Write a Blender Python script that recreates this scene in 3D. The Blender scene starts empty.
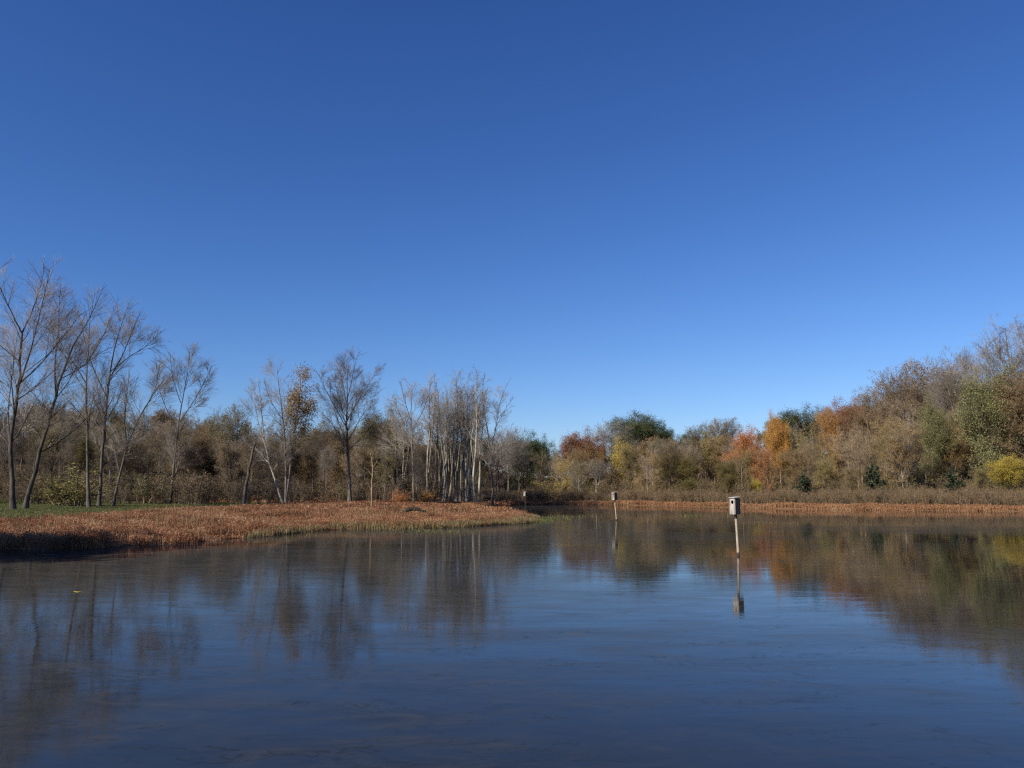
import bpy, math
import numpy as np
from math import radians as R

scene = bpy.context.scene
col = scene.collection
PI = math.pi

# ------------------------------------------------------------------ camera
F, CX, CY, CAMH, HORIZON = 800.0, 512.0, 384.0, 2.15, 490.0
PITCH = math.atan((HORIZON - CY) / F)
cam_d = bpy.data.cameras.new('camera')
cam = bpy.data.objects.new('camera', cam_d)
col.objects.link(cam)
cam.location = (0, 0, CAMH)
cam.rotation_euler = (PI / 2 + PITCH, 0, 0)
cam_d.sensor_width = 36
cam_d.lens = F / 1024 * 36
cam_d.clip_start = 0.1
cam_d.clip_end = 8000
scene.camera = cam


def unp(u, v, Y):
    """pixel + distance along the view axis on the ground -> world x, z"""
    a = (CY - v) / F
    dy = math.cos(PITCH) - math.sin(PITCH) * a
    dz = math.sin(PITCH) + math.cos(PITCH) * a
    k = Y / dy
    return (u - CX) / F * k, CAMH + dz * k


def water_pt(u, v):
    a = (CY - v) / F
    dy = math.cos(PITCH) - math.sin(PITCH) * a
    dz = math.sin(PITCH) + math.cos(PITCH) * a
    k = -CAMH / dz
    return (u - CX) / F * k, dy * k


# ------------------------------------------------------------------ terrain
POND = [(-34, 0.6), (-30, 9), (-27.5, 19), (-23.5, 26.3), water_pt(0, 549.5), water_pt(45, 550.5), water_pt(100, 548),
        water_pt(150, 544.5), water_pt(190, 543), water_pt(225, 539), water_pt(265, 536), water_pt(300, 532),
        water_pt(345, 529), water_pt(400, 529.5), water_pt(445, 528), water_pt(490, 525.5), water_pt(528, 523),
        water_pt(535, 519.5), water_pt(520, 515.5), water_pt(497, 512.5), water_pt(482, 510.2), water_pt(478, 508.3),
        water_pt(492, 506.5), water_pt(512, 505.8), water_pt(545, 505), water_pt(600, 505), water_pt(650, 505.6),
        water_pt(700, 507), water_pt(760, 508.4), water_pt(820, 509.5), water_pt(900, 510.6), water_pt(960, 511),
        water_pt(1024, 511.6), (66, 74), (78, 62), (84, 40), (76, 15), (60, 0.6)]
POND = np.array(POND)


def sdf(x, y):
    """+ on land, - in the pond, metres from the waterline"""
    x = np.asarray(x, float); y = np.asarray(y, float)
    d2 = np.full(x.shape, 1e18); inside = np.zeros(x.shape, bool)
    n = len(POND)
    for i in range(n):
        ax, ay = POND[i]; bx, by = POND[(i + 1) % n]
        ex, ey = bx - ax, by - ay
        t = np.clip(((x - ax) * ex + (y - ay) * ey) / (ex * ex + ey * ey), 0, 1)
        d2 = np.minimum(d2, (x - ax - t * ex) ** 2 + (y - ay - t * ey) ** 2)
        c = ((ay > y) != (by > y)) & (x < ex * (y - ay) / (ey + 1e-12) + ax)
        inside ^= c
    d = np.sqrt(d2)
    return np.where(inside, -d, d)


def wob(x, y, s=1.0, p=0.0):
    """cheap smooth 2-D noise in about -1..1"""
    x = np.asarray(x, float) / s; y = np.asarray(y, float) / s
    return (np.sin(x * 1.3 + 1.7 * np.sin(y * .9 + p) + p) + np.sin(y * 1.7 + 1.3 * np.sin(x * 1.1 - p) + 2 * p)
            + .6 * np.sin(2.9 * x - 2.3 * y + 3 * p) + .5 * np.sin(4.7 * y + 3.9 * x + p)) / 3.1


def sst(a, b, x):
    t = np.clip((np.asarray(x, float) - a) / (b - a), 0, 1)
    return t * t * (3 - 2 * t)


def gz(x, y):
    x = np.asarray(x, float); y = np.asarray(y, float)
    d = sdf(x, y) + .35 * wob(x, y, 1.1, .7)
    z = np.where(d > 0, .22 * sst(0, 1.0, d) + .3 * sst(0, 14, d), -.6 * sst(0, 2.5, -d) - .02)
    land = sst(0, 6, d)
    z = z + land * (.06 * wob(x, y, 3.5, 1.1) + .1 * wob(x, y, 11, 2.2))
    r = np.hypot(x, y)
    hillL = 9 * sst(105, 190, r) * sst(5, -25, x)
    hillR = 6 * sst(110, 190, r) * sst(15, 60, x)
    back = 5 * sst(140, 230, r)
    return z + (hillL + hillR + back) * sst(10, 60, d) * (y > 0)


def gz1(x, y):
    return float(gz(np.array([x]), np.array([y]))[0])


# ------------------------------------------------------------------ mesh helpers
def mk_mesh(name, V, Q, M=None, smooth=None, mats=()):
    me = bpy.data.meshes.new(name)
    V = np.ascontiguousarray(V, np.float32); Q = np.ascontiguousarray(Q, np.int32)
    me.vertices.add(len(V)); me.vertices.foreach_set('co', V.ravel())
    me.loops.add(Q.size); me.loops.foreach_set('vertex_index', Q.ravel())
    me.polygons.add(len(Q))
    me.polygons.foreach_set('loop_start', np.arange(0, Q.size, Q.shape[1], dtype=np.int32))
    if M is not None:
        me.polygons.foreach_set('material_index', np.ascontiguousarray(M, np.int32))
    if smooth is not None:
        me.polygons.foreach_set('use_smooth', np.ascontiguousarray(smooth, bool))
    me.update(calc_edges=True)
    for m in mats:
        me.materials.append(m)
    return me


class Geo:
    def __init__(s):
        s.V, s.Q, s.M, s.S, s.n = [], [], [], [], 0

    def add(s, V, Q, m=0, smooth=False):
        V = V.reshape(-1, 3)
        s.V.append(V); s.Q.append(Q.reshape(-1, 4) + s.n)
        s.M.append(np.full(Q.size // 4, m)); s.S.append(np.full(Q.size // 4, smooth))
        s.n += len(V)

    def arrays(s):
        return np.concatenate(s.V), np.concatenate(s.Q), np.concatenate(s.M), np.concatenate(s.S)

    def mesh(s, name, mats=()):
        V, Q, M, S = s.arrays()
        return mk_mesh(name, V, Q, M, S, mats)


def nrm(a):
    return a / (np.linalg.norm(a, axis=-1, keepdims=True) + 1e-9)


def tubes(g, pts, rad, k, m=0):
    N, S1 = pts.shape[:2]
    if N == 0:
        return
    D = nrm(pts[:, -1] - pts[:, 0])
    ref = np.where(np.abs(D[:, 2:3]) > .9, np.array([[1., 0, 0]]), np.array([[0, 0, 1.]]))
    U = nrm(np.cross(D, ref)); W = np.cross(D, U)
    a = np.arange(k) * 2 * PI / k
    ring = np.cos(a)[None, :, None] * U[:, None] + np.sin(a)[None, :, None] * W[:, None]
    V = pts[:, :, None, :] + rad[:, :, None, None] * ring[:, None]
    n = np.arange(N)[:, None, None] * S1 * k; s = np.arange(S1 - 1)[None, :, None] * k
    j = np.arange(k)[None, None, :]; j2 = (j + 1) % k
    Q = np.stack([n + s + j, n + s + j2, n + s + k + j2, n + s + k + j], -1)
    g.add(V, Q, m, k > 3)


def grow(P, D, L, Rd, nseg, wander, up, tip, rng):
    pts = [P]; d = nrm(D)
    for i in range(nseg):
        d = nrm(d + rng.normal(0, wander, d.shape) + np.array([0, 0, up]))
        P = P + d * (L / nseg)[:, None]
        pts.append(P)
    t = np.linspace(0, 1, nseg + 1)
    rad = Rd[:, None] * (1 - (1 - tip) * t[None])
    return np.stack(pts, 1), rad


def spawn(pts, rad, L, m, t0, t1, ang, angsd, ratio, shape, rr, rng, rmin=.004):
    N, S1 = pts.shape[:2]; S = S1 - 1
    t = (np.arange(m)[None] + rng.random((N, m))) / m * (t1 - t0) + t0
    s = np.clip(t * S, 0, S - 1e-4); i = s.astype(int); f = (s - i)[..., None]
    n = np.arange(N)[:, None]
    a, b = pts[n, i], pts[n, i + 1]
    P = a * (1 - f) + b * f; d = nrm(b - a)
    r = rad[n, i] * (1 - f[..., 0]) + rad[n, i + 1] * f[..., 0]
    az = np.arange(m)[None] * 2.4 + rng.random((N, 1)) * 6.28 + rng.normal(0, .5, (N, m))
    ref = np.where(np.abs(d[..., 2:3]) > .9, np.array([1., 0, 0]), np.array([0, 0, 1.]))
    U = nrm(np.cross(d, ref)); W = np.cross(d, U)
    pr = np.cos(az)[..., None] * U + np.sin(az)[..., None] * W
    th = (R(1) * (ang(t) if callable(ang) else ang) + rng.normal(0, R(angsd), (N, m)))[..., None]
    nd = d * np.cos(th) + pr * np.sin(th)
    Ln = L[:, None] * ratio * shape(t) * rng.uniform(.65, 1.2, (N, m))
    Rn = np.maximum(r * rr, rmin)
    return P.reshape(-1, 3), nd.reshape(-1, 3), Ln.ravel(), Rn.ravel()


def leaves(g, P, size, rng, m=1, flat=.0):
    n = len(P)
    a = nrm(rng.normal(0, 1, (n, 3)) * np.array([1, 1, 1 - flat])); b = nrm(np.cross(a, rng.normal(0, 1, (n, 3))))
    s = (size * rng.uniform(.55, 1.3, n))[:, None]
    a = a * s * .62; b = b * s * .4
    V = np.stack([P - a, P - b * .9 + a * .1, P + a, P + b + a * .1], 1)
    g.add(V, np.arange(4 * n).reshape(n, 4), m)


def resample(poly, n, rng, jit):
    poly = np.array(poly, float)
    s = np.r_[0, np.cumsum(np.linalg.norm(np.diff(poly, axis=0), axis=1))]
    t = np.linspace(0, s[-1], n)
    out = np.stack([np.interp(t, s, poly[:, k]) for k in range(3)], 1)
    sm = out.copy(); sm[1:-1] = (out[:-2] + 2 * out[1:-1] + out[2:]) / 4
    k = np.ones(n); k[0] = 0
    return sm + rng.normal(0, jit, sm.shape) * k[:, None], s[-1]


ONE = lambda t: np.ones_like(t)
TAP = lambda t: 1.1 - .5 * t
DOME = lambda t0: (lambda t: np.sqrt(np.clip(1 - ((np.clip((t - t0) / (1 - t0), 0, 1) - .35) / .72) ** 2, .06, 1)))


def build_tree(seed, limbs, lv, leaf=None, flare=1.5, k0=8):
    """limbs: list of (polyline, r0, r1).  lv: list of dict per branching level.
    returns trunk mesh arrays + crown mesh arrays"""
    rng = np.random.default_rng(seed)
    gt, gc = Geo(), Geo()
    n0 = 13
    P0, R0, L0 = [], [], []
    for j, (poly, r0, r1) in enumerate(limbs):
        p, L = resample(poly, n0, rng, .02 * max(r0, .04) * 8)
        r = r0 + (r1 - r0) * np.linspace(0, 1, n0) ** .9
        if j == 0 or poly[0][2] < .3:
            r[0] *= flare; r[1] *= 1 + (flare - 1) * .15
        P0.append(p); R0.append(r); L0.append(L)
    pts, rad, L = np.array(P0), np.array(R0), np.array(L0)
    tubes(gt, pts, rad, k0, 0)
    for q, d in enumerate(lv):
        if d.get('abs'):
            Lb = np.full(len(L), d['abs'])
        else:
            Lb = L
        P, D, Ln, Rn = spawn(pts, rad, Lb, d['m'], d.get('t0', .25), d.get('t1', 1.), d.get('ang', 42), d.get('sd', 10),
                             d['ratio'], d.get('shape', TAP), d.get('rr', .6), rng, d.get('rmin', .004))
        if q > 0:       # short shoots carry fewer side shoots
            kp = rng.random(len(P)) < np.repeat(np.clip((L / (1.25 * L.mean())) ** 1.6, .05, 1), d['m']); P, D, Ln, Rn = P[kp], D[kp], Ln[kp], Rn[kp]
        nseg = d.get('n', 3)
        pts, rad = grow(P, D, Ln, Rn, nseg, d.get('w', .12), d.get('up', .05), d.get('tip', .3), rng)
        L = Ln
        tubes(gt if q == 0 else gc, pts, rad, 5 if q == 0 else 3, 0)
    if leaf:
        n = leaf['n']
        N, S1 = pts.shape[:2]
        idx = rng.integers(0, N, int(N * n))
        if 'clump' in leaf:      # leave out whole regions so the crown has holes
            c = pts[idx, -1]
            w = wob(c[:, 0] + c[:, 2] * .7, c[:, 1] - c[:, 2] * .5, leaf.get('cs', 1.1), seed)
            idx = idx[w > leaf['clump']]
        if 'zmin' in leaf:
            idx = idx[pts[idx, -1, 2] > leaf['zmin'] + rng.normal(0, leaf.get('zsd', .5), len(idx))]
        if 'box' in leaf:
            x0, x1 = leaf['box']; idx = idx[(pts[idx, -1, 0] > x0) & (pts[idx, -1, 0] < x1)]
        t = rng.random(len(idx)) * (S1 - 1) * .999
        i = t.astype(int); f = (t - i)[:, None]
        P = pts[idx, i] * (1 - f) + pts[idx, i + 1] * f
        leaves(gc, P + rng.normal(0, leaf.get('j', .06), P.shape), leaf['s'], rng, 1)
    return gt, gc


# ------------------------------------------------------------------ materials
def new_mat(name):
    m = bpy.data.materials.new(name); m.use_nodes = True
    nt = m.node_tree; nt.nodes.clear()
    return m, nt, nt.nodes, nt.links


def ramp(N, stops):
    r = N.new('ShaderNodeValToRGB'); e = r.color_ramp.elements
    while len(e) < len(stops):
        e.new(.5)
    for k, (p, c) in enumerate(stops):
        e[k].position = p; e[k].color = (*c, 1)
    return r


def bark_mat(name, dark, light, scale=5.0):
    m, nt, N, L = new_mat(name)
    tc = N.new('ShaderNodeTexCoord'); mp = N.new('ShaderNodeMapping'); mp.inputs['Scale'].default_value = (1, 1, .25)
    nz = N.new('ShaderNodeTexNoise'); nz.inputs['Scale'].default_value = scale; nz.inputs['Detail'].default_value = 5
    oi = N.new('ShaderNodeObjectInfo')
    r = ramp(N, [(.3, dark), (.7, light)])
    add = N.new('ShaderNodeMath'); add.operation = 'MULTIPLY_ADD'; add.inputs[1].default_value = .35; add.inputs[2].default_value = -.17
    s = N.new('ShaderNodeMath'); s.operation = 'ADD'
    L.new(tc.outputs['Object'], mp.inputs[0]); L.new(mp.outputs[0], nz.inputs[0])
    L.new(oi.outputs['Random'], add.inputs[0]); L.new(nz.outputs[0], s.inputs[0]); L.new(add.outputs[0], s.inputs[1])
    L.new(s.outputs[0], r.inputs[0])
    b = N.new('ShaderNodeBsdfPrincipled'); b.inputs['Roughness'].default_value = .9
    b.inputs['Specular IOR Level'].default_value = .2
    bp = N.new('ShaderNodeBump'); bp.inputs['Strength'].default_value = .5; bp.inputs['Distance'].default_value = .03
    L.new(nz.outputs[0], bp.inputs['Height']); L.new(bp.outputs[0], b.inputs['Normal'])
    L.new(r.outputs[0], b.inputs['Base Color'])
    o = N.new('ShaderNodeOutputMaterial'); L.new(b.outputs[0], o.inputs[0])
    return m


def leaf_mat(name, cols, trans=.25, big=None, con=.9):
    """leaves: each leaf takes its own shade of the kind's colours"""
    m, nt, N, L = new_mat(name)
    ge = N.new('ShaderNodeNewGeometry'); oi = N.new('ShaderNodeObjectInfo')
    tc = N.new('ShaderNodeTexCoord')
    nz = N.new('ShaderNodeTexNoise'); nz.inputs['Scale'].default_value = big or .45; nz.inputs['Detail'].default_value = 2
    L.new(tc.outputs['Object'], nz.inputs[0])
    a = N.new('ShaderNodeMath'); a.operation = 'MULTIPLY'; a.inputs[1].default_value = .45; L.new(ge.outputs['Random Per Island'], a.inputs[0])
    b_ = N.new('ShaderNodeMath'); b_.operation = 'MULTIPLY_ADD'; b_.inputs[1].default_value = con; L.new(nz.outputs[0], b_.inputs[0]); L.new(a.outputs[0], b_.inputs[2])
    c_ = N.new('ShaderNodeMath'); c_.operation = 'MULTIPLY_ADD'; c_.inputs[1].default_value = .3; L.new(oi.outputs['Random'], c_.inputs[0]); L.new(b_.outputs[0], c_.inputs[2])
    d_ = N.new('ShaderNodeMath'); d_.operation = 'SUBTRACT'; d_.inputs[1].default_value = .3 + (con - .9) * .5; L.new(c_.outputs[0], d_.inputs[0])
    n = len(cols); r = ramp(N, [(.05 + .9 * k / (n - 1), c) for k, c in enumerate(cols)])
    L.new(d_.outputs[0], r.inputs[0])
    df = N.new('ShaderNodeBsdfPrincipled'); df.inputs['Roughness'].default_value = .6; df.inputs['Specular IOR Level'].default_value = .25
    tr = N.new('ShaderNodeBsdfTranslucent'); mx = N.new('ShaderNodeMixShader'); mx.inputs[0].default_value = trans
    L.new(r.outputs[0], df.inputs['Base Color']); L.new(r.outputs[0], tr.inputs[0])
    L.new(df.outputs[0], mx.inputs[1]); L.new(tr.outputs[0], mx.inputs[2])
    o = N.new('ShaderNodeOutputMaterial'); L.new(mx.outputs[0], o.inputs[0])
    return m


BARK = dict(
    dark=bark_mat('bark_dark', (.035, .028, .022), (.12, .1, .08)),
    grey=bark_mat('bark_grey', (.07, .06, .048), (.2, .17, .135)),
    pale=bark_mat('bark_pale', (.12, .1, .075), (.4, .36, .29), 2.5),
    twig=bark_mat('bark_twig', (.12, .1, .08), (.31, .265, .215)),
    finetwig=bark_mat('bark_fine_twig', (.12, .1, .085), (.31, .265, .225)),
    twigdark=bark_mat('bark_twig_dark', (.06, .047, .034), (.16, .125, .09)),
    tan=bark_mat('bark_tan', (.11, .08, .05), (.27, .2, .125)),
)
LEAF = dict(
    green=leaf_mat('leaf_dark_green', [(.02, .035, .01), (.045, .065, .02), (.09, .1, .03)]),
    olive=leaf_mat('leaf_olive', [(.065, .052, .016), (.135, .108, .028), (.23, .175, .048)]),
    brown=leaf_mat('leaf_brown', [(.07, .042, .02), (.16, .1, .042), (.25, .17, .08)]),
    tan=leaf_mat('leaf_tan', [(.15, .09, .03), (.27, .17, .055), (.38, .26, .1)]),
    yellow=leaf_mat('leaf_yellow', [(.22, .17, .025), (.4, .3, .05), (.52, .4, .09)]),
    yellowgreen=leaf_mat('leaf_yellow_green', [(.09, .085, .028), (.19, .165, .045), (.32, .26, .075)]),
    orange=leaf_mat('leaf_orange', [(.32, .14, .03), (.46, .22, .045), (.52, .32, .07)]),
    redorange=leaf_mat('leaf_red_orange', [(.3, .09, .03), (.43, .15, .045), (.5, .25, .08)]),
    rust=leaf_mat('leaf_rust', [(.11, .042, .022), (.2, .075, .035), (.28, .13, .06)]),
    silver=leaf_mat('leaf_silver_green', [(.09, .09, .032), (.165, .16, .06), (.26, .24, .11)]),
    cedar=leaf_mat('needle_dark', [(.012, .022, .01), (.028, .042, .018), (.05, .06, .025)], .1),
)


# ground ------------------------------------------------
def ground_mat():
    m, nt, N, L = new_mat('ground')
    tc = N.new('ShaderNodeTexCoord')
    at = N.new('ShaderNodeAttribute'); at.attribute_name = 'turf'
    n1 = N.new('ShaderNodeTexNoise'); n1.inputs['Scale'].default_value = 1.6; n1.inputs['Detail'].default_value = 8
    n2 = N.new('ShaderNodeTexNoise'); n2.inputs['Scale'].default_value = 9; n2.inputs['Detail'].default_value = 6
    L.new(tc.outputs['Object'], n1.inputs[0]); L.new(tc.outputs['Object'], n2.inputs[0])
    lit = ramp(N, [(.3, (.07, .035, .02)), (.5, (.16, .085, .045)), (.7, (.24, .15, .08))])
    grs = ramp(N, [(.3, (.03, .05, .012)), (.5, (.06, .085, .022)), (.7, (.12, .11, .04))])
    L.new(n2.outputs[0], lit.inputs[0]); L.new(n2.outputs[0], grs.inputs[0])
    ad = N.new('ShaderNodeMath'); ad.operation = 'ADD'; L.new(at.outputs['Fac'], ad.inputs[0]); L.new(n1.outputs[0], ad.inputs[1])
    th = N.new('ShaderNodeMapRange'); th.inputs[1].default_value = .9; th.inputs[2].default_value = 1.15; L.new(ad.outputs[0], th.inputs[0])
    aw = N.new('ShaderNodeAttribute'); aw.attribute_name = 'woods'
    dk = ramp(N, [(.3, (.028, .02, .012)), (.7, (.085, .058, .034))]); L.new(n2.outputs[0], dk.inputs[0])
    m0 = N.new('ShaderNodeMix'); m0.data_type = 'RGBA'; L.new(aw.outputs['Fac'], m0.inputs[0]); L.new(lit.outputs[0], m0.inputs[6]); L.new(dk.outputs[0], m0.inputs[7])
    mx = N.new('ShaderNodeMix'); mx.data_type = 'RGBA'; L.new(th.outputs[0], mx.inputs[0]); L.new(m0.outputs[2], mx.inputs[6]); L.new(grs.outputs[0], mx.inputs[7])
    b = N.new('ShaderNodeBsdfPrincipled'); b.inputs['Roughness'].default_value = .95; b.inputs['Specular IOR Level'].default_value = .1
    bp = N.new('ShaderNodeBump'); bp.inputs['Distance'].default_value = .1; L.new(n2.outputs[0], bp.inputs['Height'])
    L.new(bp.outputs[0], b.inputs['Normal']); L.new(mx.outputs[2], b.inputs['Base Color'])
    o = N.new('ShaderNodeOutputMaterial'); L.new(b.outputs[0], o.inputs[0])
    return m


def turf(x, y):
    """where the mown grass lies: a strip behind the weeds on the left bank"""
    r = y + 4 * wob(x, y, 7, .4)
    return sst(41, 46, r) * sst(-20, -30, x - .0 * y) * sst(105, 92, y)


xs = np.unique(np.concatenate([np.linspace(-2600, -160, 14), np.linspace(-160, -60, 26), np.arange(-60, 90, .8), np.linspace(90, 200, 28), np.linspace(200, 2600, 14)]))
ys = np.unique(np.concatenate([np.linspace(-1500, -30, 10), np.linspace(-30, 20, 22), np.arange(20, 140, .8), np.linspace(140, 300, 40), np.linspace(300, 3000, 14)]))
GX, GY = np.meshgrid(xs, ys, indexing='ij')
GZ = gz(GX, GY)
nx, ny = len(xs), len(ys)
idx = np.arange(nx * ny).reshape(nx, ny)
GQ = np.stack([idx[:-1, :-1], idx[1:, :-1], idx[1:, 1:], idx[:-1, 1:]], -1).reshape(-1, 4)
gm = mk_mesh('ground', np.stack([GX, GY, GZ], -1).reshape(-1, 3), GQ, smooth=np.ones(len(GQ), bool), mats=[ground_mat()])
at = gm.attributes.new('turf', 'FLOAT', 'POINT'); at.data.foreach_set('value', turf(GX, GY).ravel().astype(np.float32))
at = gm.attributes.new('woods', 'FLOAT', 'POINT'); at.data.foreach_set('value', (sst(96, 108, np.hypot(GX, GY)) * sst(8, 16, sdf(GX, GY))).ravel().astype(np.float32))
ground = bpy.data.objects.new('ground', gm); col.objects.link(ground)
ground['kind'] = 'structure'; ground['label'] = 'low marshy land with leaf litter and a green grass strip around the pond'


# water -------------------------------------------------
def water_mat():
    m, nt, N, L = new_mat('pond_water')
    tc = N.new('ShaderNodeTexCoord')

    def noise(scale, sx, sy, det=3, rough=.5, dist=0, off=(0, 0, 0), rot=0):
        mp = N.new('ShaderNodeMapping'); mp.inputs['Scale'].default_value = (sx, sy, 1)
        mp.inputs['Location'].default_value = off; mp.inputs['Rotation'].default_value = (0, 0, rot)
        n = N.new('ShaderNodeTexNoise'); n.inputs['Scale'].default_value = scale; n.inputs['Detail'].default_value = det
        n.inputs['Roughness'].default_value = rough; n.inputs['Distortion'].default_value = dist
        L.new(tc.outputs['Object'], mp.inputs[0]); L.new(mp.outputs[0], n.inputs[0])
        return n

    def mr(src, a, b, c=0., d=1.):
        r = N.new('ShaderNodeMapRange'); r.inputs[1].default_value = a; r.inputs[2].default_value = b
        r.inputs[3].default_value = c; r.inputs[4].default_value = d; L.new(src, r.inputs[0]); return r.outputs[0]

    def mul(a, b):
        k = N.new('ShaderNodeMath'); k.operation = 'MULTIPLY'; L.new(a, k.inputs[0])
        if isinstance(b, float):
            k.inputs[1].default_value = b
        else:
            L.new(b, k.inputs[1])
        return k.outputs[0]

    def addn(a, b):
        k = N.new('ShaderNodeMath'); k.operation = 'ADD'; L.new(a, k.inputs[0]); L.new(b, k.inputs[1]); return k.outputs[0]
    big = noise(.045, 1, 1.6, 5, .6, .6, (3, 1, 0))         # wind / film patches
    mid = noise(.5, .6, 2.0, 6, .65, 1.2, (9, 4, 0), .2)
    dv = N.new('ShaderNodeVectorMath'); dv.operation = 'DISTANCE'; dv.inputs[1].default_value = (-9, 23, 0); L.new(tc.outputs['Object'], dv.inputs[0])
    lee = mr(dv.outputs['Value'], 6, 24, .12, 0)               # scum gathers in the lee of the left bank
    dv2 = N.new('ShaderNodeVectorMath'); dv2.operation = 'DISTANCE'; dv2.inputs[1].default_value = (5, 46, 0); L.new(tc.outputs['Object'], dv2.inputs[0])
    lee2 = mr(dv2.outputs['Value'], 5, 20, .12, 0)
    film = mr(addn(addn(mul(big.outputs[0], .7), mul(mid.outputs[0], .3)), addn(lee, lee2)), .472, .63)
    # waves
    w1 = noise(1.3, .55, 1.5, 2, .5, .4, rot=.25)
    w2 = noise(5.5, .6, 1.4, 3, .55, .5, rot=-.15)
    calm = mr(film, 0, 1, .35, 1.0)
    w3 = noise(17, .6, 1.3, 2, .5, .3, rot=.1); gust = noise(.16, 1, 1.5, 4, .6, .8, (4, 2, 0))
    h0 = mul(mul(w3.outputs[0], .00045), mr(gust.outputs[0], .5, .62))
    h = addn(h0, addn(mul(w1.outputs[0], .0018), mul(mul(w2.outputs[0], .0012), calm)))
    bp = N.new('ShaderNodeBump'); bp.inputs['Strength'].default_value = 1; bp.inputs['Distance'].default_value = 1.0
    L.new(h, bp.inputs['Height'])
    # scum streaks
    st = noise(1.5, .7, 1.25, 10, .72, 1.4, (2, 7, 0), .1)
    stm = mul(mr(st.outputs[0], .5, .64), mr(film, 0, 1, .25, 1.))
    sq = noise(1.1, .7, 1.3, 6, .62, 1.6, (5, 1, 0), -.08)       # thin broken lines along the edges of the scum
    ab = N.new('ShaderNodeMath'); ab.operation = 'SUBTRACT'; ab.inputs[1].default_value = .5; L.new(sq.outputs[0], ab.inputs[0])
    ab2 = N.new('ShaderNodeMath'); ab2.operation = 'ABSOLUTE'; L.new(ab.outputs[0], ab2.inputs[0])
    brk = noise(.9, .5, 1.2, 3, .6, 0, (1, 9, 0))
    line = mul(mr(ab2.outputs[0], 0, .012, 1, 0), mr(brk.outputs[0], .48, .58))
    b = N.new('ShaderNodeBsdfPrincipled'); b.inputs['IOR'].default_value = 1.33
    b.inputs['Base Color'].default_value = (.011, .012, .011, 1)
    L.new(mr(film, 0, 1, .012, .06), b.inputs['Roughness']); L.new(bp.outputs[0], b.inputs['Normal'])
    scum = N.new('ShaderNodeBsdfDiffuse'); scr = ramp(N, [(.35, (.02, .021, .022)), (.65, (.054, .051, .048))])
    L.new(st.outputs[0], scr.inputs[0]); L.new(scr.outputs[0], scum.inputs[0])
    fac = mr(addn(mul(film, .44), mul(stm, .16)), 0, 1)
    mx0 = N.new('ShaderNodeMixShader'); L.new(fac, mx0.inputs[0]); L.new(b.outputs[0], mx0.inputs[1]); L.new(scum.outputs[0], mx0.inputs[2])
    weed = N.new('ShaderNodeBsdfDiffuse'); weed.inputs[0].default_value = (.012, .012, .009, 1)      # dark matted weed lines
    mx = N.new('ShaderNodeMixShader'); L.new(mul(line, .5), mx.inputs[0]); L.new(mx0.outputs[0], mx.inputs[1]); L.new(weed.outputs[0], mx.inputs[2])
    o = N.new('ShaderNodeOutputMaterial'); L.new(mx.outputs[0], o.inputs[0])
    return m


wm = mk_mesh('water', np.array([[-60, -2, 0], [110, -2, 0], [110, 135, 0], [-60, 135, 0]], float), np.array([[0, 1, 2, 3]]), mats=[water_mat()])
water = bpy.data.objects.new('water', wm); col.objects.link(water)
water['kind'] = 'structure'; water['label'] = 'calm dark pond water reflecting the sky and the woods'


# ------------------------------------------------------------------ tree kinds
def straight(H, rng, lean=.02, bend=.25):
    n = 6
    x = np.cumsum(rng.normal(0, bend, n)) * .35; y = np.cumsum(rng.normal(0, bend, n)) * .35
    x -= x[0]; y -= y[0]
    return [(x[i] + lean * H * i / n, y[i], H * i / (n - 1)) for i in range(n)]


def set_tag(o, label, cat, group=None, kind=None):
    o['label'] = label
    if cat: o['category'] = cat
    if group: o['group'] = group
    if kind: o['kind'] = kind
    return o


class Kind:
    """mesh data of one tree; place() makes a new thing with its own parts"""
    def __init__(s, name, gt, gc, H, bark, leaf=None, trunkname='trunk', crownname='crown'):
        s.name, s.H, s.bark, s.leaf = name, H, bark, leaf
        s.tm = gt.mesh(name + '_trunk', [BARK[bark]])
        s.cm = gc.mesh(name + '_crown', [BARK[bark], LEAF[leaf or 'tan']])
        s.tn, s.cn = trunkname, crownname
        V = gc.arrays()[0]; s.top = float(np.percentile(V[:, 2], 99.8))

    def place(s, x, y, z, h, rot, name, label, cat='tree', group=None, bark=None, leaf=None, wide=1.0, sink=.12):
        k = h / s.top
        e = bpy.data.objects.new(name, None); col.objects.link(e)
        e.empty_display_size = .5
        e.location = (x, y, z - sink * k); e.rotation_euler = (0, 0, rot); e.scale = (k * wide, k * wide, k)
        set_tag(e, label, cat, group)
        for nm, me in ((s.tn, s.tm), (s.cn, s.cm)):
            c = bpy.data.objects.new(nm, me); col.objects.link(c); c.parent = e
            for i, slot in enumerate(c.material_slots):
                slot.link = 'OBJECT'
                slot.material = (BARK[bark or s.bark] if nm == s.tn else BARK[dict(tan='tan', pale='twig', grey='twig', dark='twigdark')[bark or s.bark]]) if i == 0 else LEAF[leaf or s.leaf or 'tan']
        return e


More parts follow.
